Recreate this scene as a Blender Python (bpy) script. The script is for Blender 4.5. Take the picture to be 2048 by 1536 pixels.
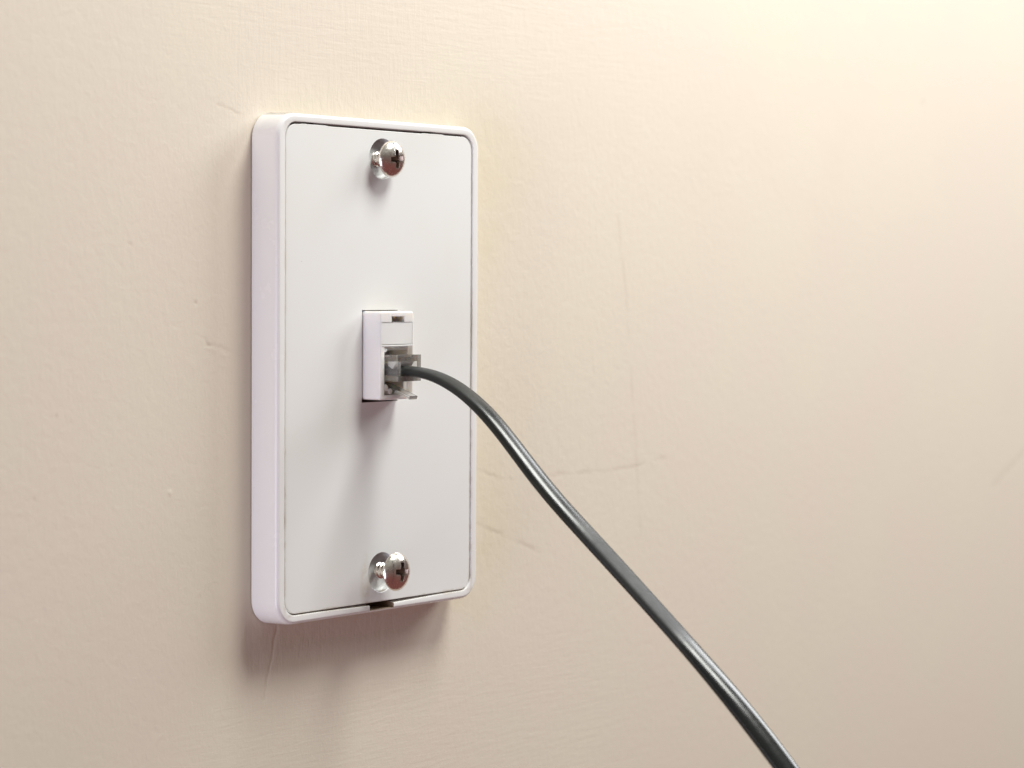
import bpy, bmesh, math, random
import numpy as np
from mathutils import Vector, Matrix
random.seed(4)
scene = bpy.context.scene
for o in list(bpy.data.objects):
    bpy.data.objects.remove(o)
MM = 0.001
R = math.radians


def W(x, y, z):
    """plate coordinates in mm (x along the wall, y up, z out of the wall) -> world metres"""
    return Vector((x * MM, -z * MM, y * MM))


# ------------------------------------------------------------------ camera
cd = bpy.data.cameras.new('camera')
cam = bpy.data.objects.new('camera', cd)
scene.collection.objects.link(cam)
YAW, PITCH, ROLL, FPX = 0.902915626, -0.0416268677, 0.00580219379, 4911.68143
d = Vector((math.sin(YAW) * math.cos(PITCH), math.sin(PITCH), -math.cos(YAW) * math.cos(PITCH)))
r0 = d.cross(Vector((0, 1, 0))).normalized()
u0 = r0.cross(d)
rr = math.cos(ROLL) * r0 + math.sin(ROLL) * u0
uu = -math.sin(ROLL) * r0 + math.cos(ROLL) * u0
tw = lambda v: Vector((v.x, -v.z, v.y))
rot = Matrix((tw(rr), tw(uu), -tw(d))).transposed()
cam.matrix_world = Matrix.Translation(W(-428.996, 19.8754, 384.6145)) @ rot.to_4x4()
cd.sensor_width = 36.0
cd.lens = 36.0 * FPX / 2048.0
cd.clip_start, cd.clip_end = 0.02, 20.0
cd.dof.use_dof = True
cd.dof.focus_distance = 0.566
cd.dof.aperture_fstop = 16.0
cd.dof.aperture_blades = 7
scene.camera = cam

# ------------------------------------------------------------------ light
scene.view_settings.view_transform = 'Standard'
scene.view_settings.look = 'None'
scene.view_settings.exposure = 0.0
scene.view_settings.gamma = 1.0
world = bpy.data.worlds.new('World')
scene.world = world
world.use_nodes = True
wn, wl = world.node_tree.nodes, world.node_tree.links
bg = wn['Background']
# dim warm room: pale ceiling above, brown floor and furniture below
wtc = wn.new('ShaderNodeTexCoord')
wsx = wn.new('ShaderNodeSeparateXYZ')
wl.new(wtc.outputs['Generated'], wsx.inputs[0])
wr = wn.new('ShaderNodeValToRGB')
wmr = wn.new('ShaderNodeMapRange')
wmr.inputs[1].default_value, wmr.inputs[2].default_value = -1.0, 1.0
wl.new(wsx.outputs[2], wmr.inputs[0])
wl.new(wmr.outputs[0], wr.inputs[0])
cr = wr.color_ramp
cr.elements[0].position, cr.elements[0].color = 0.25, (1.12, 0.42, 0.38, 1)
cr.elements[1].position, cr.elements[1].color = 0.84, (2.1, 2.05, 1.88, 1)
el = cr.elements.new(0.58)
el.color = (0.90, 0.72, 0.66, 1)
wl.new(wr.outputs[0], bg.inputs['Color'])
bg.inputs['Strength'].default_value = 0.16


def lamp(name, pos, target, size, power, color, size_y=None):
    ld = bpy.data.lights.new(name, 'AREA')
    ld.shape = 'RECTANGLE' if size_y else 'DISK'
    ld.size = size
    if size_y:
        ld.size_y = size_y
    ld.energy = power
    ld.color = color
    o = bpy.data.objects.new(name, ld)
    scene.collection.objects.link(o)
    o.location = W(*pos)
    o.rotation_euler = (W(*target) - W(*pos)).to_track_quat('-Z', 'Y').to_euler()
    return o


lamp('ceiling_lamp', (125, 470, 250), (20, 0, 0), 0.22, 3.22, (0.99, 0.995, 0.95))
lamp('side_lamp', (690, 490, 285), (300, 40, 25), 0.34, 5.6, (0.97, 0.985, 1.0), 0.40)
lamp('window_light', (-720, -200, 75), (0, -10, 8), 0.25, 3.6, (0.85, 0.85, 1.0), 0.5)
scene.cycles.caustics_reflective = False


# ------------------------------------------------------------------ materials
def new_mat(name):
    m = bpy.data.materials.new(name)
    m.use_nodes = True
    nt = m.node_tree
    return m, nt, nt.nodes['Principled BSDF']


def N(nt, t, **kw):
    n = nt.nodes.new(t)
    for k, v in kw.items():
        setattr(n, k, v)
    return n


def link(nt, a, b):
    nt.links.new(a, b)


def mathn(nt, op, a, b=None, c=None, clamp=False):
    n = N(nt, 'ShaderNodeMath', operation=op)
    n.use_clamp = clamp
    for i, v in enumerate((a, b, c)):
        if v is None:
            continue
        if isinstance(v, (int, float)):
            n.inputs[i].default_value = v
        else:
            link(nt, v, n.inputs[i])
    return n.outputs[0]


def noise(nt, vec, scale, detail=3, rough=0.5, dist=0.0):
    n = N(nt, 'ShaderNodeTexNoise')
    n.inputs['Scale'].default_value = scale
    n.inputs['Detail'].default_value = detail
    n.inputs['Roughness'].default_value = rough
    n.inputs['Distortion'].default_value = dist
    link(nt, vec, n.inputs['Vector'])
    return n.outputs['Fac']


def mapping(nt, vec, scale=(1, 1, 1), rot=(0, 0, 0), loc=(0, 0, 0)):
    n = N(nt, 'ShaderNodeMapping')
    n.inputs['Scale'].default_value = scale
    n.inputs['Rotation'].default_value = rot
    n.inputs['Location'].default_value = loc
    link(nt, vec, n.inputs['Vector'])
    return n.outputs[0]


def maprange(nt, v, a, b, c=0.0, e=1.0, smooth=True):
    n = N(nt, 'ShaderNodeMapRange')
    n.interpolation_type = 'SMOOTHSTEP' if smooth else 'LINEAR'
    for i, q in enumerate((a, b, c, e)):
        n.inputs[i + 1].default_value = q
    link(nt, v, n.inputs[0])
    return n.outputs[0]


def mixc(nt, f, a, b):
    n = N(nt, 'ShaderNodeMix', data_type='RGBA')
    for s, v in ((0, f), (6, a), (7, b)):
        if isinstance(v, (int, float)):
            n.inputs[s].default_value = v
        elif isinstance(v, tuple):
            n.inputs[s].default_value = (*v, 1)
        else:
            link(nt, v, n.inputs[s])
    return n.outputs[2]


def mm_coords(nt):
    tc = N(nt, 'ShaderNodeTexCoord')
    s = N(nt, 'ShaderNodeVectorMath', operation='SCALE')
    s.inputs['Scale'].default_value = 1000.0
    link(nt, tc.outputs['Object'], s.inputs[0])
    return s.outputs[0]


def plastic(name, col, rough=0.33, dirt=0.35, grain=0.012, seam=None):
    m, nt, b = new_mat(name)
    g = N(nt, 'ShaderNodeNewGeometry')
    p = mm_coords(nt)
    # small specks and a faint uneven yellowing of old plastic
    sp = maprange(nt, noise(nt, p, 0.55, 5, 0.75), 0.74, 0.82)
    big = maprange(nt, noise(nt, p, 0.035, 3, 0.6), 0.35, 0.75)
    c1 = mixc(nt, mathn(nt, 'MULTIPLY', big, 0.30), col, (col[0] * 0.98, col[1] * 0.965, col[2] * 0.90))
    c2 = mixc(nt, mathn(nt, 'MULTIPLY', sp, dirt), c1, (0.42, 0.36, 0.27))
    # upward faces given a darker colour to cut the light they bounce
    up_ = N(nt, 'ShaderNodeSeparateXYZ')
    link(nt, g.outputs['True Normal'], up_.inputs[0])
    dim_ = mathn(nt, 'MULTIPLY', maprange(nt, up_.outputs[2], 0.86, 0.97), maprange(nt, noise(nt, p, 0.8, 4, 0.6), 0.2, 0.6, 0.75, 1.0))
    c2 = mixc(nt, dim_, c2, (0.34, 0.30, 0.25))
    if seam:
        # grime that has settled along the seam between panel and rim, thickest near the bottom corners
        q_ = N(nt, 'ShaderNodeSeparateXYZ')
        link(nt, p, q_.inputs[0])
        ax_ = mathn(nt, 'SUBTRACT', mathn(nt, 'ABSOLUTE', q_.outputs[0]), seam[0])
        ay_ = mathn(nt, 'SUBTRACT', mathn(nt, 'ABSOLUTE', q_.outputs[2]), seam[1])
        dd_ = mathn(nt, 'ABSOLUTE', mathn(nt, 'MAXIMUM', ax_, ay_))
        ln_ = maprange(nt, dd_, 0.75, 0.05)
        brk_ = maprange(nt, noise(nt, p, 0.14, 5, 0.65), 0.40, 0.72)
        low_ = maprange(nt, q_.outputs[2], 20, -54, 0.30, 0.9)
        c2 = mixc(nt, mathn(nt, 'MULTIPLY', mathn(nt, 'MULTIPLY', ln_, brk_), mathn(nt, 'MULTIPLY', low_, 0.6)), c2, (0.40, 0.31, 0.20))
        # yellow-brown drip stain beside the lower screw and a faint one at the right
        dx_ = mathn(nt, 'MULTIPLY', mathn(nt, 'ADD', q_.outputs[0], 5.6), 0.42)
        dz_ = mathn(nt, 'MULTIPLY', mathn(nt, 'ADD', q_.outputs[2], 49.5), 0.13)
        rad_ = mathn(nt, 'ADD', mathn(nt, 'MULTIPLY', dx_, dx_), mathn(nt, 'MULTIPLY', dz_, dz_))
        st_ = mathn(nt, 'MULTIPLY', maprange(nt, rad_, 1.0, 0.0), maprange(nt, noise(nt, p, 0.5, 4, 0.6), 0.35, 0.65, 0.25, 1.0))
        c2 = mixc(nt, mathn(nt, 'MULTIPLY', st_, 0.32), c2, (0.52, 0.43, 0.27))
        ds_ = maprange(nt, noise(nt, p, 1.3, 2, 0.5), 0.775, 0.80)
        c2 = mixc(nt, mathn(nt, 'MULTIPLY', ds_, 0.45), c2, (0.30, 0.26, 0.22))
    link(nt, c2, b.inputs['Base Color'])
    rn = maprange(nt, noise(nt, p, 0.12, 4, 0.6), 0.2, 0.8, rough - 0.03, rough + 0.03, smooth=False)
    link(nt, rn, b.inputs['Roughness'])
    b.inputs['Specular IOR Level'].default_value = 0.45
    bp = N(nt, 'ShaderNodeBump')
    bp.inputs['Strength'].default_value = 0.25
    bp.inputs['Distance'].default_value = grain * MM
    link(nt, noise(nt, p, 1.8, 4, 0.6), bp.inputs['Height'])
    link(nt, bp.outputs[0], b.inputs['Normal'])
    return m


M_FRAME = plastic('frame_plastic', (0.85, 0.85, 0.84), 0.26, 0.0, seam=(32.75, 55.0))
M_PANEL = plastic('panel_plastic', (0.83, 0.838, 0.825), 0.42, 0.22, seam=(32.55, 54.75))
M_JACK = plastic('jack_plastic', (0.84, 0.825, 0.81), 0.30, 0.0)

m, nt, b = new_mat('bright_screw_metal')
M_METAL = m
p = mm_coords(nt)
b.inputs['Metallic'].default_value = 1.0
link(nt, mixc(nt, maprange(nt, noise(nt, p, 0.9, 4, 0.6), 0.35, 0.7), (0.90, 0.86, 0.80), (0.80, 0.74, 0.68)), b.inputs['Base Color'])
link(nt, maprange(nt, noise(nt, p, 1.6, 4, 0.7), 0.3, 0.75, 0.15, 0.30), b.inputs['Roughness'])
bp = N(nt, 'ShaderNodeBump')
bp.inputs['Strength'].default_value = 0.3
bp.inputs['Distance'].default_value = 0.03 * MM
link(nt, noise(nt, p, 1.1, 5, 0.6), bp.inputs['Height'])
link(nt, bp.outputs[0], b.inputs['Normal'])

m, nt, b = new_mat('brown_slot_plastic')  # mottled brown for the cut faces of the rim slot and notches
M_SLOT = m
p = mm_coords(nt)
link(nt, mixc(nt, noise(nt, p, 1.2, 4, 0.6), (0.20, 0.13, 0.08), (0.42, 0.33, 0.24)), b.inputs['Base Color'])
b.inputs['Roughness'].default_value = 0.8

m, nt, b = new_mat('shaded_recess_metal')   # shade and dark reflections of the driver slots put into the colour
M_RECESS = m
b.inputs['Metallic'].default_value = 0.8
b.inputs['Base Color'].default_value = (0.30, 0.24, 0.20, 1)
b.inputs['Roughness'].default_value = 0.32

m, nt, b = new_mat('black_cable_jacket')
M_CABLE = m
p = mm_coords(nt)
tc = N(nt, 'ShaderNodeTexCoord')
sep = N(nt, 'ShaderNodeSeparateXYZ')
link(nt, tc.outputs['UV'], sep.inputs[0])
link(nt, mixc(nt, maprange(nt, noise(nt, p, 0.08, 3, 0.6), 0.4, 0.7), (0.006, 0.008, 0.008), (0.011, 0.013, 0.011)), b.inputs['Base Color'])
dull = mathn(nt, 'MULTIPLY', maprange(nt, sep.outputs[1], 62, 76), maprange(nt, sep.outputs[1], 108, 98))
start = maprange(nt, sep.outputs[1], 34, 24)
dull = mathn(nt, 'MAXIMUM', dull, mathn(nt, 'MULTIPLY', start, 0.7))
tip = maprange(nt, sep.outputs[1], 108, 118)
rg = mathn(nt, 'ADD', mathn(nt, 'MULTIPLY', dull, 0.30), mathn(nt, 'MULTIPLY', tip, -0.06))
link(nt, mathn(nt, 'ADD', rg, maprange(nt, noise(nt, p, 0.5, 5, 0.7), 0.3, 0.75, 0.22, 0.27)), b.inputs['Roughness'])
b.inputs['Specular IOR Level'].default_value = 0.46
rib = mathn(nt, 'SINE', mathn(nt, 'MULTIPLY', sep.outputs[0], 2 * math.pi * 44))
scr = maprange(nt, noise(nt, p, 1.5, 5, 0.7), 0.62, 0.8)
hh = mathn(nt, 'ADD', mathn(nt, 'MULTIPLY', rib, 0.015), mathn(nt, 'MULTIPLY', scr, -0.07))
bp = N(nt, 'ShaderNodeBump')
bp.inputs['Strength'].default_value = 0.35
bp.inputs['Distance'].default_value = 0.02 * MM
link(nt, hh, bp.inputs['Height'])
link(nt, bp.outputs[0], b.inputs['Normal'])

m, nt, b = new_mat('clear_plug_plastic')
M_CLEAR = m
b.inputs['Base Color'].default_value = (0.96, 0.96, 0.94, 1)
b.inputs['Transmission Weight'].default_value = 0.90
b.inputs['IOR'].default_value = 1.50
b.inputs['Roughness'].default_value = 0.03
tr = N(nt, 'ShaderNodeBsdfTransparent')       # thin walls let most of the light straight through
lw = N(nt, 'ShaderNodeLayerWeight')
lw.inputs['Blend'].default_value = 0.35
link(nt, mixc(nt, lw.outputs['Facing'], (0.97, 0.97, 0.955), (0.72, 0.70, 0.65)), tr.inputs['Color'])
mx = N(nt, 'ShaderNodeMixShader')
mx.inputs[0].default_value = 0.78
link(nt, tr.outputs[0], mx.inputs[1])
link(nt, b.outputs[0], mx.inputs[2])
link(nt, mx.outputs[0], nt.nodes['Material Output'].inputs['Surface'])

m, nt, b = new_mat('frosted_plug_plastic')
M_FROST = m
b.inputs['Base Color'].default_value = (0.90, 0.90, 0.87, 1)
b.inputs['Transmission Weight'].default_value = 0.10
b.inputs['Roughness'].default_value = 0.3

m, nt, b = new_mat('gold_contact')
M_GOLD = m
b.inputs['Base Color'].default_value = (0.75, 0.50, 0.18, 1)
b.inputs['Metallic'].default_value = 1.0
b.inputs['Roughness'].default_value = 0.25

m, nt, b = new_mat('wire_insulation')
M_WIRE = m
b.inputs['Base Color'].default_value = (0.035, 0.04, 0.04, 1)
b.inputs['Roughness'].default_value = 0.4

# painted wall: roller stipple, brush strokes round the plate, hairline cracks and scuffs
CRACKS = [  # polyline in wall millimetres, width, depth, dirt
    ([(-46, 58.4), (-38.2, 56.5), (-31, 54.9)], 0.32, 0.6, 0.35),
    ([(-60.2, 10.4), (-51.2, 7.7), (-48.5, 5.9)], 0.30, 0.35, 0.0),
    ([(-48.5, 6.1), (-43.6, 4.8), (-38.1, 3.2)], 0.30, 0.5, 0.22),
    ([(-49.1, 5.1), (-44.3, 3.5), (-38.6, 2.2)], 0.40, -0.9, 0.0),
    ([(-49.2, 6.0), (-48.5, 5.7)], 0.45, 0.8, 0.35),
    ([(103.6, 37.8), (107.3, 20.5), (109.8, 1.7), (112, -18.6), (113.8, -33.7), (115.7, -50.1)], 0.7, 0.25, 0.16),
    ([(40.5, -25.2), (44.9, -26.8), (53.9, -29.8), (66.3, -30.4), (79, -30), (92.1, -30.4), (111.4, -30.1), (126.8, -28.2)], 0.55, 0.40, 0.22),
    ([(41, -39), (45.6, -40.8), (58.1, -45.3), (71.7, -49.9)], 0.60, 0.50, 0.24),
    ([(-26.7, -58.5), (-29.2, -67), (-31.2, -75)], 0.45, 0.9, 0.10),
    ([(352, -34), (322, -48)], 1.0, 0.5, 0.15),
    ([(-72.2, 27.4), (-71.3, 27.2)], 0.22, 1.0, 0.3),
    ([(-92.1, -8.1), (-92.0, -8.4)], 0.30, 1.0, 0.3),
    ([(-60.2, -25.9), (-60, -26.3)], 0.28, -1.2, 0.0),
    ([(-52.7, 15.0), (-52.6, 14.8)], 0.30, 1.2, 0.4),
    ([(269.7, 78.6), (270.2, 78.4)], 0.6, 0.8, 0.4),
    ([(-98.3, -25.0), (-98.0, -25.3)], 0.35, 1.0, 0.2),
]

m, nt, b = new_mat('painted_wall')
M_WALL = m
p3 = mm_coords(nt)
flat = N(nt, 'ShaderNodeVectorMath', operation='MULTIPLY')   # use only x and z of the wall
flat.inputs[1].default_value = (1, 0, 1)
link(nt, p3, flat.inputs[0])
p = flat.outputs[0]
sx = N(nt, 'ShaderNodeSeparateXYZ')
link(nt, p, sx.inputs[0])
X, Z = sx.outputs[0], sx.outputs[2]
# relief
stip = noise(nt, p, 0.42, 4, 0.55, 0.6)
fine = noise(nt, p, 1.7, 3, 0.6)
diag = noise(nt, mapping(nt, p, (1.0, 1, 0.35), (0, R(-25), 0)), 0.55, 3, 0.5, 0.4)
hst = noise(nt, mapping(nt, p, (0.10, 1, 1.0), (0, R(3), 0)), 0.95, 4, 0.6, 0.5)
vst = noise(nt, mapping(nt, p, (1.0, 1, 0.12), (0, R(6), 0)), 0.95, 4, 0.6, 0.5)
warp = mathn(nt, 'MULTIPLY', mathn(nt, 'SUBTRACT', noise(nt, p, 0.03, 2), 0.5), 60.0)
zw, xw = mathn(nt, 'ADD', Z, warp), mathn(nt, 'ADD', X, warp)
low = maprange(nt, zw, -62, -84)
high = maprange(nt, zw, 60, 74)
side = mathn(nt, 'MULTIPLY', maprange(nt, xw, -75, -45), maprange(nt, xw, 190, 90))
mh = mathn(nt, 'MULTIPLY', mathn(nt, 'MAXIMUM', low, high), side)
mv = mathn(nt, 'MULTIPLY', mathn(nt, 'MULTIPLY', maprange(nt, X, -52, -38), maprange(nt, X, 34, 22)),
           maprange(nt, Z, -84, -70))
st = mathn(nt, 'MULTIPLY', stip, mathn(nt, 'SUBTRACT', 1.0, mathn(nt, 'MULTIPLY', mh, 0.6)))
H = mathn(nt, 'MULTIPLY', st, 0.074)
H = mathn(nt, 'ADD', H, mathn(nt, 'MULTIPLY', diag, 0.05))
H = mathn(nt, 'ADD', H, mathn(nt, 'MULTIPLY', fine, 0.02))
H = mathn(nt, 'ADD', H, mathn(nt, 'MULTIPLY', mathn(nt, 'MULTIPLY', hst, mh), 0.055))
H = mathn(nt, 'ADD', H, mathn(nt, 'MULTIPLY', mathn(nt, 'MULTIPLY', vst, mv), 0.055))
bp = N(nt, 'ShaderNodeBump')
bp.inputs['Strength'].default_value = 1.0
bp.inputs['Distance'].default_value = 1.0 * MM
link(nt, H, bp.inputs['Height'])
link(nt, bp.outputs[0], b.inputs['Normal'])
# colour: cream paint with blotches that lean yellow or pink, yellower halo right of the plate
blot = maprange(nt, noise(nt, p, 0.018, 4, 0.6), 0.32, 0.68)
c = mixc(nt, blot, (0.765, 0.685, 0.585), (0.77, 0.705, 0.585))
halo = mathn(nt, 'MULTIPLY', maprange(nt, xw, 72, 36), mathn(nt, 'MULTIPLY', maprange(nt, xw, 20, 30), maprange(nt, zw, 75, 40)))
halo = mathn(nt, 'MULTIPLY', halo, mathn(nt, 'MULTIPLY', maprange(nt, zw, -66, -50), maprange(nt, noise(nt, p, 0.06, 4, 0.6), 0.3, 0.65, 0.25, 0.8)))
c = mixc(nt, halo, c, (0.735, 0.66, 0.485))
wear = N(nt, 'ShaderNodeAttribute', attribute_name='wear')   # grime lying in the cracks
c = mixc(nt, mathn(nt, 'MINIMUM', wear.outputs['Fac'], 0.7), c, (0.38, 0.30, 0.22))
c = mixc(nt, maprange(nt, fine, 0.2, 0.75, 0.05, 0.0), c, (0.5, 0.42, 0.33))
link(nt, c, b.inputs['Base Color'])
b.inputs['Roughness'].default_value = 0.62
b.inputs['Specular IOR Level'].default_value = 0.3


# ------------------------------------------------------------------ mesh helpers (all in mm, converted on output)
def finish(name, verts, faces, mat, parent=None, smooth=35, uvs=None, origin=(0, 0, 0)):
    me = bpy.data.meshes.new(name)
    o3 = Vector(origin)
    me.from_pydata([W(*(Vector(v) - o3)) for v in verts], [], faces)
    bm = bmesh.new()
    bm.from_mesh(me)
    bmesh.ops.remove_doubles(bm, verts=bm.verts, dist=1e-7)
    bmesh.ops.recalc_face_normals(bm, faces=bm.faces)
    bm.to_mesh(me)
    bm.free()
    me.materials.append(mat)
    o = bpy.data.objects.new(name, me)
    scene.collection.objects.link(o)
    o.location = W(*origin)
    if parent:
        o.parent = parent
        po = parent.get('_org', (0, 0, 0))
        o.location = W(*origin) - W(*po)
    o['_org'] = tuple(origin)
    shade(o, smooth)
    return o


def shade(o, ang):
    me = o.data
    for pl in me.polygons:
        pl.use_smooth = True
    me.set_sharp_from_angle(angle=R(ang))


def box(x0, x1, y0, y1, z0, z1):
    v = [(x, y, z) for z in (z0, z1) for y in (y0, y1) for x in (x0, x1)]
    f = [(0, 2, 3, 1), (4, 5, 7, 6), (0, 1, 5, 4), (2, 6, 7, 3), (0, 4, 6, 2), (1, 3, 7, 5)]
    return v, f


def joined(*parts):
    vs, fs = [], []
    for v, f in parts:
        k = len(vs)
        vs += list(v)
        fs += [tuple(i + k for i in q_) for q_ in f]
    return vs, fs


def loops_mesh(loops, cap0=True, cap1=True, close=False):
    n = len(loops[0])
    vs = [v for l in loops for v in l]
    fs = []
    L = len(loops)
    for i in range(L if close else L - 1):
        a, b_ = i * n, ((i + 1) % L) * n
        for k in range(n):
            k2 = (k + 1) % n
            fs.append((a + k, a + k2, b_ + k2, b_ + k))
    if not close:
        if cap0:
            fs.append(tuple(range(n))[::-1])
        if cap1:
            fs.append(tuple(range((L - 1) * n, L * n)))
    return vs, fs


def lathe(profile, cx, cy, seg=48, rot=0.0):
    loops = []
    for r_, z in profile:
        loops.append([(cx + r_ * math.cos(2 * math.pi * k / seg + rot), cy + r_ * math.sin(2 * math.pi * k / seg + rot), z) for k in range(seg)])
    return loops_mesh(loops)


def translucent(m):
    b_ = m.node_tree.nodes['Principled BSDF']
    b_.inputs['Subsurface Weight'].default_value = 0.5
    b_.inputs['Subsurface Radius'].default_value = (1.0, 0.85, 0.7)
    b_.inputs['Subsurface Scale'].default_value = 0.0016


translucent(M_JACK)


def modified(o, cutters=(), unions=(), bevel=0.0, segs=2, ang=30, smooth=35, cut_mat=None):
    """apply booleans and a bevel, bake the result into the object's own mesh"""
    tmp = []
    for op, group in (('UNION', unions), ('DIFFERENCE', cutters)):
        for v, f in group:
            c_ = finish('cutter', v, f, cut_mat or o.data.materials[0], origin=o['_org'])
            tmp.append(c_)
            md = o.modifiers.new('b', 'BOOLEAN')
            md.operation, md.solver, md.object = op, 'EXACT', c_
            md.material_mode = 'TRANSFER'
    if bevel:
        md = o.modifiers.new('bv', 'BEVEL')
        md.width, md.segments, md.limit_method, md.angle_limit = bevel * MM, segs, 'ANGLE', R(ang)
        md.harden_normals = False
    par, loc = o.parent, o.location.copy()
    o.parent = None
    o.location = W(*o['_org'])
    bpy.context.view_layer.update()
    dg = bpy.context.evaluated_depsgraph_get()
    me = bpy.data.meshes.new_from_object(o.evaluated_get(dg))
    old = o.data
    nm = old.name
    o.modifiers.clear()
    o.data = me
    bpy.data.meshes.remove(old)
    me.name = nm
    o.parent, o.location = par, loc
    for c_ in tmp:
        dm = c_.data
        bpy.data.objects.remove(c_)
        bpy.data.meshes.remove(dm)
    shade(o, smooth)
    wnm = o.modifiers.new('wn', 'WEIGHTED_NORMAL')
    wnm.keep_sharp, wnm.weight = True, 100
    return o


def rrect(x0, x1, y0, y1, r_, z, nc=10, ns=24, fy=None):
    pts = []
    cs = [((x1 - r_, y1 - r_), 0), ((x0 + r_, y1 - r_), 90), ((x0 + r_, y0 + r_), 180), ((x1 - r_, y0 + r_), 270)]
    for i, ((cx, cy), a0) in enumerate(cs):
        arc = [(cx + r_ * math.cos(R(a0 + 90 * k / nc)), cy + r_ * math.sin(R(a0 + 90 * k / nc))) for k in range(nc + 1)]
        pts += arc
        (nx, ny), a1 = cs[(i + 1) % 4]
        nb = (nx + r_ * math.cos(R(a1)), ny + r_ * math.sin(R(a1)))
        for k in range(1, ns):
            t = k / ns
            pts.append((arc[-1][0] * (1 - t) + nb[0] * t, arc[-1][1] * (1 - t) + nb[1] * t))
    return [(x, y + (fy(x, y) if fy else 0), z) for x, y in pts]


# ------------------------------------------------------------------ the wall
def steps(*runs):
    out = []
    for a_, b_, st_ in runs:
        n_ = max(1, round((b_ - a_) / st_))
        out += [a_ + (b_ - a_) * i / n_ for i in range(n_)]
    return np.array(out + [runs[-1][1]])


gx = steps((-800, -120, 20), (-120, -104, 1.0), (-104, -25, 0.33), (-25, 38, 0.45), (38, 132, 0.36), (132, 380, 1.6), (380, 1200, 20))
gy = steps((-700, -170, 20), (-170, -80, 1.6), (-80, 62, 0.33), (62, 130, 1.6), (130, 700, 20))
nx, ny = len(gx), len(gy)
PXg, PYg = np.meshgrid(gx, gy)
depth = np.zeros_like(PXg)
wear_v = np.zeros_like(PXg)
rng = np.random.RandomState(7)


def wave(p_, q_, f_, n_=10, a=0):
    """band-limited random field with wavelengths about 1/f_ mm"""
    r_ = np.zeros_like(p_)
    for _ in range(n_):
        th, ph, ff = rng.uniform(0, 2 * np.pi), rng.uniform(0, 2 * np.pi), f_ * rng.uniform(0.6, 1.6)
        r_ += np.sin(2 * np.pi * ff * (np.cos(th) * p_ + np.sin(th) * q_) + ph)
    return r_ / math.sqrt(n_ / 2)


wx_, wy_ = PXg + 0.12 * wave(PXg, PYg, 0.30), PYg + 0.12 * wave(PXg, PYg, 0.30)
brk = np.clip(0.62 + 0.38 * wave(PXg, PYg, 0.09), 0.08, 1)
for pts, wd, dp, dirt in CRACKS:
    sg = np.zeros_like(PXg)
    for (ax, ay), (bx, by) in zip(pts[:-1], pts[1:]):
        ex, ey = bx - ax, by - ay
        t_ = np.clip(((wx_ - ax) * ex + (wy_ - ay) * ey) / (ex * ex + ey * ey), 0, 1)
        ds = np.hypot(wx_ - ax - t_ * ex, wy_ - ay - t_ * ey)
        sg = np.maximum(sg, np.clip(1 - ds / (wd * 1.7), 0, 1) ** 1.6)
    if len(pts) > 2:
        sg = sg * brk
    depth += sg * dp
    wear_v += sg * dirt
near = (np.abs(PXg) < 60) & (np.abs(PYg) < 80)
zz = 0.10 * np.sin(PXg * 0.021 + 1) * np.sin(PYg * 0.027) - 0.1
fade = np.clip((np.maximum(np.abs(PXg) / 60, np.abs(PYg) / 80) - 0.7) / 0.8, 0, 1)
zz = zz * fade - 0.02 - 0.10 * depth
co = np.stack([PXg, -zz, PYg], -1).reshape(-1, 3) * MM
nv = nx * ny
rim = [i for i in range(nx)] + [j * nx + nx - 1 for j in range(1, ny)] + [(ny - 1) * nx + i for i in range(nx - 2, -1, -1)] + [j * nx for j in range(ny - 2, 0, -1)]
bk = co[rim].copy()
bk[:, 1] = 90 * MM                     # the wall is a slab 90 mm thick
idx = np.arange(nv).reshape(ny, nx)
quads = np.stack([idx[:-1, :-1], idx[:-1, 1:], idx[1:, 1:], idx[1:, :-1]], -1).reshape(-1, 4)
rm = np.array(rim)
kk = nv + np.arange(len(rm))
edge_q = np.stack([np.roll(rm, -1), rm, kk, np.roll(kk, -1)], -1)
quads = np.concatenate([quads, edge_q])
me = bpy.data.meshes.new('wall')
me.vertices.add(nv + len(rm))
me.vertices.foreach_set('co', np.concatenate([co, bk]).astype(np.float32).ravel())
nq = len(quads)
me.loops.add(nq * 4 + len(rm))
me.loops.foreach_set('vertex_index', np.concatenate([quads.ravel(), kk[::-1]]).astype(np.int32))
me.polygons.add(nq + 1)
me.polygons.foreach_set('loop_start', (np.arange(nq + 1) * 4).astype(np.int32))
me.update(calc_edges=True)
me.validate()
at = me.attributes.new('wear', 'FLOAT', 'POINT')
at.data.foreach_set('value', np.concatenate([wear_v.ravel(), np.zeros(len(rm))]).astype(np.float32))
me.polygons.foreach_set('use_smooth', np.array([1] * (len(me.polygons) - len(rm) - 1) + [0] * (len(rm) + 1), dtype=bool))
me.materials.append(M_WALL)
wall = bpy.data.objects.new('wall', me)
scene.collection.objects.link(wall)
wall['kind'] = 'structure'
wall['label'] = 'cream painted wall with roller stipple, brush strokes and hairline cracks'

# ------------------------------------------------------------------ the wall plate
plate = bpy.data.objects.new('wall_plate', None)
scene.collection.objects.link(plate)
plate.empty_display_size = 0.02
plate['label'] = 'white plastic telephone wall plate with two raised screws and a jack, on cream wall'
plate['category'] = 'wall plate'

HW, HH, RC = 35.5, 57.4, 5.9


def bow(x, y):
    """the inner lip of the bottom rim has sagged away from the panel around the pry slot"""
    if y > -50:
        return 0.0
    if x < 2:
        t = max(0.0, min(1.0, (x + 24) / 26.0))
    else:
        t = max(0.0, min(1.0, (25 - x) / 23.0))
    return -0.45 * t ** 1.3


def fl(e, z, f=None, r_=None):
    return rrect(-HW + e, HW - e, -HH + e, HH - e, max(RC - e, 0.4) if r_ is None else r_, z, fy=f)


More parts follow.
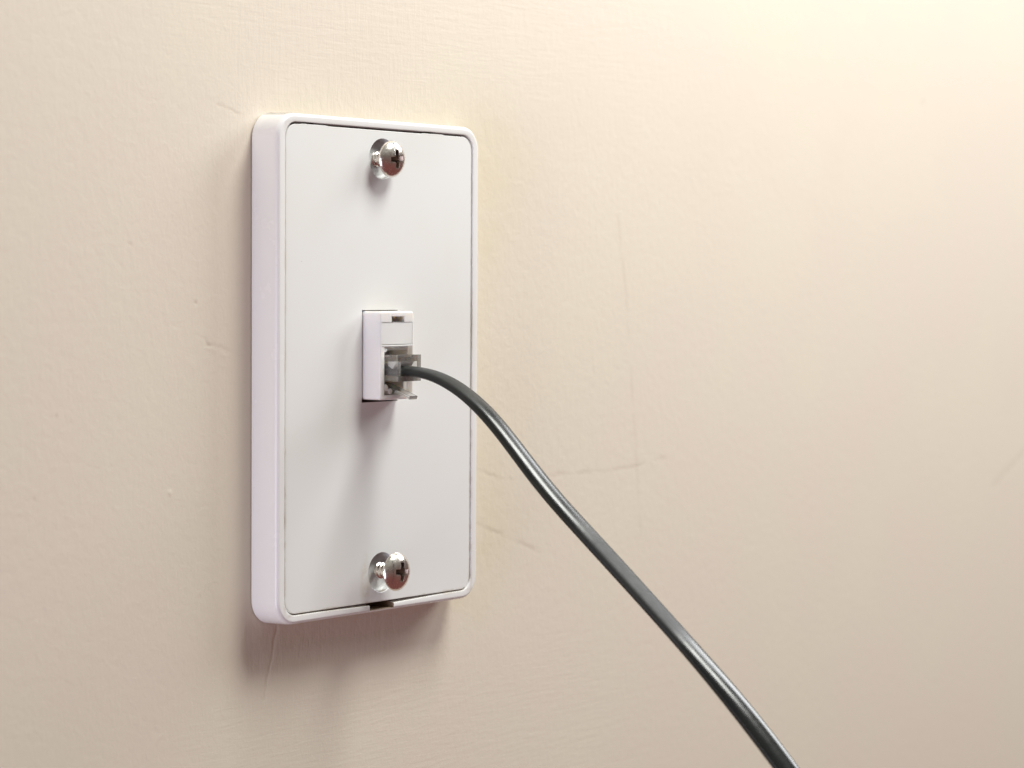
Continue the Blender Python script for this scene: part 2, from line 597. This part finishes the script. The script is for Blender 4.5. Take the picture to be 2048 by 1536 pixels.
loops = [fl(3.0, 0.0), fl(0.8, 0.0), fl(0.8, 0.16), fl(0.10, 0.22), fl(0.0, 0.4), fl(0.25, 6.6)]
for k in range(1, 8):
    a = R(90 * k / 7)
    loops.append(fl(0.25 + 0.9 * (1 - math.cos(a)), 6.6 + 1.4 * math.sin(a)))
ix, iy1, iy0 = 32.78, 55.12, -55.05
inner = lambda d_, z, f: rrect(-ix + d_, ix - d_, iy0 + d_, iy1 - d_, 3.6, z, fy=f)
loops.append(inner(-0.35, 8.0, bow))
loops.append(inner(-0.10, 7.93, bow))
loops.append(inner(0.0, 7.75, bow))
loops += [inner(0.04, 6.85, bow), inner(0.17, 6.8, bow), inner(0.2, 4.2, bow)]
loops.append(inner(6.0, 4.2, None))
loops.append(inner(6.0, 1.0, None))
frame = finish('frame', *loops_mesh(loops, close=True), M_FRAME, plate)
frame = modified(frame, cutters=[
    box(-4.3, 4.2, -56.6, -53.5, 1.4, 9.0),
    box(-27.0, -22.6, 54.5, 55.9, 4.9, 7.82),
    box(14.4, 19.2, 54.5, 55.9, 4.9, 7.82)], cut_mat=M_SLOT)


# inner panel
def ptop(x, y):
    """small snap steps along the panel's top edge"""
    if y < 50:
        return 0.0
    if -27.4 < x < -18.5 or 14.0 < x < 22.0:
        return 0.16
    return 0.0


def pl(e, z):
    return rrect(-32.52 + e, 32.52 - e, -54.78 + e, 54.66 - e, 3.4 - e, z, ns=60, fy=ptop)


loops = [pl(0, 4.4), pl(0, 7.55), pl(0.07, 7.69), pl(0.22, 7.75)]
panel = finish('panel', *loops_mesh(loops), M_PANEL, plate)


def hole(cx, cy):
    return lathe([(3.6, 5.75), (4.35, 6.15), (4.55, 6.6), (4.6, 7.62), (4.78, 7.8), (4.78, 9)], cx, cy, 64)


panel = modified(panel, cutters=[hole(-0.05, 48.1), hole(0.1, -48.0), box(-7.05, 5.5, -8.15, 13.15, 3, 9)], smooth=40)

# ------------------------------------------------------------------ the jack
JX0, JX1, JY0, JY1, JZ = -6.6, 5.2, -7.45, 12.95, 13.0


def jl(e, z):
    return rrect(JX0 + e, JX1 - e, JY0 + e, JY1 - e, 0.75 - min(e, 0.5), z, nc=5, ns=2)


jloops = [jl(-0.02, 1.5), jl(-0.02, 12.4), jl(0.05, 12.72), jl(0.2, 12.92), jl(0.42, 13.0)]
jack = finish('jack', *loops_mesh(jloops), M_JACK, plate)
jack = modified(jack, cutters=[
    box(-2.7, 1.8, 10.45, 11.75, 10.2, 14),          # notch above the cover
    box(-6.05, 4.75, 5.0, 10.4, 12.1, 14),           # seat of the cover
    box(-5.2, 4.75, -6.35, 4.9, 11.6, 14),           # wide mouth
    box(-4.75, 4.35, -3.45, 3.9, 6.0, 14),           # plug socket
    box(-3.6, 3.2, -5.0, -3.3, 6.0, 14),             # latch slot
    box(-2.2, 1.8, -6.1, -4.9, 6.0, 14)], bevel=0.07, segs=2, ang=50)
cover = finish('cover', *box(-5.98, 4.68, 5.28, 10.33, 12.1, 12.95), M_JACK, jack)
modified(cover, bevel=0.09, segs=2)
lip = finish('ledge', *box(-5.98, 4.68, 4.80, 5.20, 11.0, 13.08), M_JACK, jack)
modified(lip, bevel=0.12, segs=2)
for (cx, cy, rx_, z1) in ((-4.45, 4.2, 0.75, 12.7), (-4.4, -4.7, 0.85, 12.9), (-2.9, -5.55, 0.75, 12.9)):
    nb = finish('nib', *lathe([(rx_ * 0.9, 10.5), (rx_, 10.6), (rx_, z1 - 0.25), (rx_ * 0.85, z1 - 0.05), (rx_ * 0.5, z1)], cx, cy, 20), M_JACK, jack)


# ------------------------------------------------------------------ screws (heads stand proud, studs of the plate)
def screw(cx, cy, zr, s, spin, tilt):
    org = (cx, cy, 5.9)
    e = finish('mounting_screw', *lathe([(1.50 * s, zr - 5.2), (1.50 * s, zr - 1.35), (2.0 * s, zr - 0.7), (3.0 * s, zr - 0.1),
               (4.05 * s, zr), (4.26 * s, zr + 0.10), (4.30 * s, zr + 0.28), (4.22 * s, zr + 0.52), (3.95 * s, zr + 0.92), (3.5 * s, zr + 1.35),
               (2.8 * s, zr + 1.78), (2.0 * s, zr + 2.08), (1.1 * s, zr + 2.26), (0.4 * s, zr + 2.31)], cx, cy, 64), M_METAL, plate, origin=org)
    cut = []
    for a in (spin, spin + 90):
        ca, sa = math.cos(R(a)), math.sin(R(a))
        prof = [(2.35 * s, 0.70 * s, zr + 3.0), (2.05 * s, 0.56 * s, zr + 1.75), (1.6 * s, 0.46 * s, zr + 0.9), (0.9 * s, 0.36 * s, zr - 0.1)]
        lo = []
        for hl, hw, z in prof:
            lo.append([(cx + ca * p_ - sa * q_, cy + sa * p_ + ca * q_, z) for p_, q_ in ((-hl, -hw), (hl, -hw), (hl, hw), (-hl, hw))])
        cut.append(loops_mesh(lo))
    cut.append(lathe([(0.35 * s, zr + 0.0), (0.62 * s, zr + 0.5), (1.02 * s, zr + 1.7), (1.2 * s, zr + 3)], cx, cy, 24))
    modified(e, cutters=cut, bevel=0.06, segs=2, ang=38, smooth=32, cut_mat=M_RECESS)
    # thread: a real helix round the shank
    lo = []
    turns, n = 3.2, 90
    z0 = zr - 5.1
    for i in range(n + 1):
        t = i / n
        a = 2 * math.pi * turns * t
        zz = z0 + 3.5 * t
        ring = []
        for (dr, dz) in ((1.42, -0.34), (1.82, 0.0), (1.42, 0.34)):
            ring.append((cx + dr * s * math.cos(a), cy + dr * s * math.sin(a), zz + dz))
        lo.append(ring)
    finish('thread', *loops_mesh(lo), M_METAL, e, origin=org)
    e.rotation_euler = (R(tilt[0]), 0, R(tilt[1]))
    return e


s1 = screw(0.0, 48.15, 10.3, 0.985, 6, (2.0, -1.5))
s2 = screw(0.1, -47.6, 12.0, 1.045, -4, (-1.0, 0.5))

# ------------------------------------------------------------------ the telephone cord
cord = bpy.data.objects.new('telephone_cord', None)
scene.collection.objects.link(cord)
cord.location = W(-0.2, 0, 12)
cord['_org'] = (-0.2, 0, 12)
cord.empty_display_size = 0.01
cord['label'] = 'black telephone cord arching down from the jack, with a clear plastic plug'
cord['category'] = 'cord'

path = [(-0.6, 9.0), (-0.78, 13.5), (-0.78, 17.0), (-0.95, 20.5), (-1.6, 24.5), (-3.1, 28.7), (-5.2, 33.0), (-7.9, 37.2), (-11.2, 41.3), (-15.15, 45.46),
        (-19.3, 49.5), (-23.4, 53.56), (-27.1, 57.62), (-30.4, 61.58), (-33.5, 65.5), (-36.8, 69.6), (-43.71, 78.2), (-52.09, 88.48),
        (-60.5, 98.6), (-66.09, 104.9), (-70.94, 110.0), (-78.92, 118.4), (-96, 135), (-120, 155), (-150, 172), (-190, 182), (-250, 186), (-340, 180)]


def catmull(P, n):
    out = []
    for i in range(len(P) - 1):
        p0, p1, p2, p3_ = P[max(i - 1, 0)], P[i], P[i + 1], P[min(i + 2, len(P) - 1)]
        for k in range(n):
            t = k / n
            out.append(tuple(0.5 * ((2 * b1) + (-a1 + c1) * t + (2 * a1 - 5 * b1 + 4 * c1 - d1) * t * t + (-a1 + 3 * b1 - 3 * c1 + d1) * t ** 3)
                             for a1, b1, c1, d1 in zip(p0, p1, p2, p3_)))
    out.append(P[-1])
    return out


cl = catmull(path, 8)
for _ in range(130):   # relax the small kinks of the measured points
    cl = [cl[0]] + [tuple(0.25 * a1 + 0.5 * b1 + 0.25 * c1 for a1, b1, c1 in zip(cl[i - 1], cl[i], cl[i + 1])) for i in range(1, len(cl) - 1)] + [cl[-1]]
HWc, HTc = 2.5, 1.2
NS = 40


def twist(s_):
    """slow natural roll of the flat cord along its length, degrees"""
    keys = [(0, 0), (10, 0), (22, 4), (36, 8), (56, 10), (72, 9), (96, 7), (132, 20), (170, 18), (420, 0)]
    for (a1, v1), (b1, v2) in zip(keys[:-1], keys[1:]):
        if a1 <= s_ <= b1:
            t = (s_ - a1) / (b1 - a1)
            t = t * t * (3 - 2 * t)
            return v1 + (v2 - v1) * t
    return 0.0


vs, rings, s_acc, slen = [], [], 0.0, []
for i, (y, z) in enumerate(cl):
    if i:
        s_acc += math.hypot(y - cl[i - 1][0], z - cl[i - 1][1])
    a_, b_ = cl[max(i - 1, 0)], cl[min(i + 1, len(cl) - 1)]
    t = Vector((0, b_[0] - a_[0], b_[1] - a_[1])).normalized()
    wx = Vector((1, 0, 0))
    nn = t.cross(wx)
    th = R(twist(s_acc))
    w2, n2 = math.cos(th) * wx + math.sin(th) * nn, -math.sin(th) * wx + math.cos(th) * nn
    swell = 1 + 0.06 * min(1, max(0, (s_acc - 40) / 40))
    ring = []
    for k in range(NS):
        a = 2 * math.pi * k / NS
        ca, sa = math.cos(a), math.sin(a)
        ex = 2 / 2.25
        q_ = w2 * (swell * HWc * math.copysign(abs(ca) ** ex, ca)) + n2 * (swell * HTc * math.copysign(abs(sa) ** ex, sa))
        ring.append((-0.2 + q_.x, y + q_.y, z + q_.z))
    rings.append(ring)
    slen.append(s_acc)
cable = finish('cable', *loops_mesh(rings), M_CABLE, cord, smooth=60, origin=(-0.2, 0, 12))
uv = cable.data.uv_layers.new(name='UVMap')
nr = len(rings)
for poly in cable.data.polygons:
    for li in poly.loop_indices:
        vi = cable.data.loops[li].vertex_index
        uu_ = (vi % NS) / NS
        if poly.loop_total == 4:
            ks = [cable.data.loops[l].vertex_index % NS for l in poly.loop_indices]
            if max(ks) - min(ks) > 2 and vi % NS == 0:
                uu_ = 1.0
        uv.data[li].uv = (uu_, slen[vi // NS])      # v = millimetres along the cord

# plug: clear shell, open towards the cable
PX0, PX1, PY0, PY1, PZ0, PZ1 = -4.3, 3.9, -3.15, 2.95, 6.3, 16.3
plug = finish('plug', *box(PX0, PX1, PY0, PY1, PZ0, PZ1), M_CLEAR, cord, origin=(-0.2, 0, 12))
modified(plug, cutters=[
    box(-3.2, 2.5, -1.95, 1.45, 12.6, 18),
    box(-2.9, 2.3, -1.85, 0.9, 8.0, 12.8),
    box(-5, 5, 2.3, 4, 5, 10.5)], bevel=0.10, segs=2, ang=40)
# the pressed-in wedge that grips the jacket
wl_ = [[(x, 1.42, 12.65), (x, 0.5, 12.7), (x, -0.35, 14.1), (x, 1.42, 15.5)] for x in (-3.16, 2.45)]
finish('strain_relief', *loops_mesh(wl_), M_FROST, plug, origin=(-0.2, 0, 12), smooth=20)
# latch tab: hinged deep in the socket, angled out under the plug
tab_l = []
for z, y, hw in ((6.4, -3.7, 1.9), (8.0, -4.05, 1.9), (10.8, -4.75, 1.75), (13.0, -5.45, 1.5), (17.5, -6.9, 1.42)):
    nrm = Vector((0, 1, 0.30)).normalized() * 0.42
    tab_l.append([(-0.2 - hw, y - nrm.y, z - nrm.z), (-0.2 + hw, y - nrm.y, z - nrm.z), (-0.2 + hw, y + nrm.y, z + nrm.z), (-0.2 - hw, y + nrm.y, z + nrm.z)])
tab = finish('latch', *loops_mesh(tab_l), M_CLEAR, plug, origin=(-0.2, 0, 12))
modified(tab, bevel=0.08, segs=2, ang=40)
for i in range(4):
    x = -1.73 + 1.02 * i
    finish('wire', *joined(box(x - 0.32, x + 0.32, -1.0, -0.2, 6.6, 8.9)), M_WIRE, plug, origin=(-0.2, 0, 12))
    finish('contact', *joined(box(x - 0.15, x + 0.15, -0.9, 2.1, 6.7, 8.2)), M_GOLD, plug, origin=(-0.2, 0, 12))

for o in scene.objects:
    if '_org' in o:
        del o['_org']
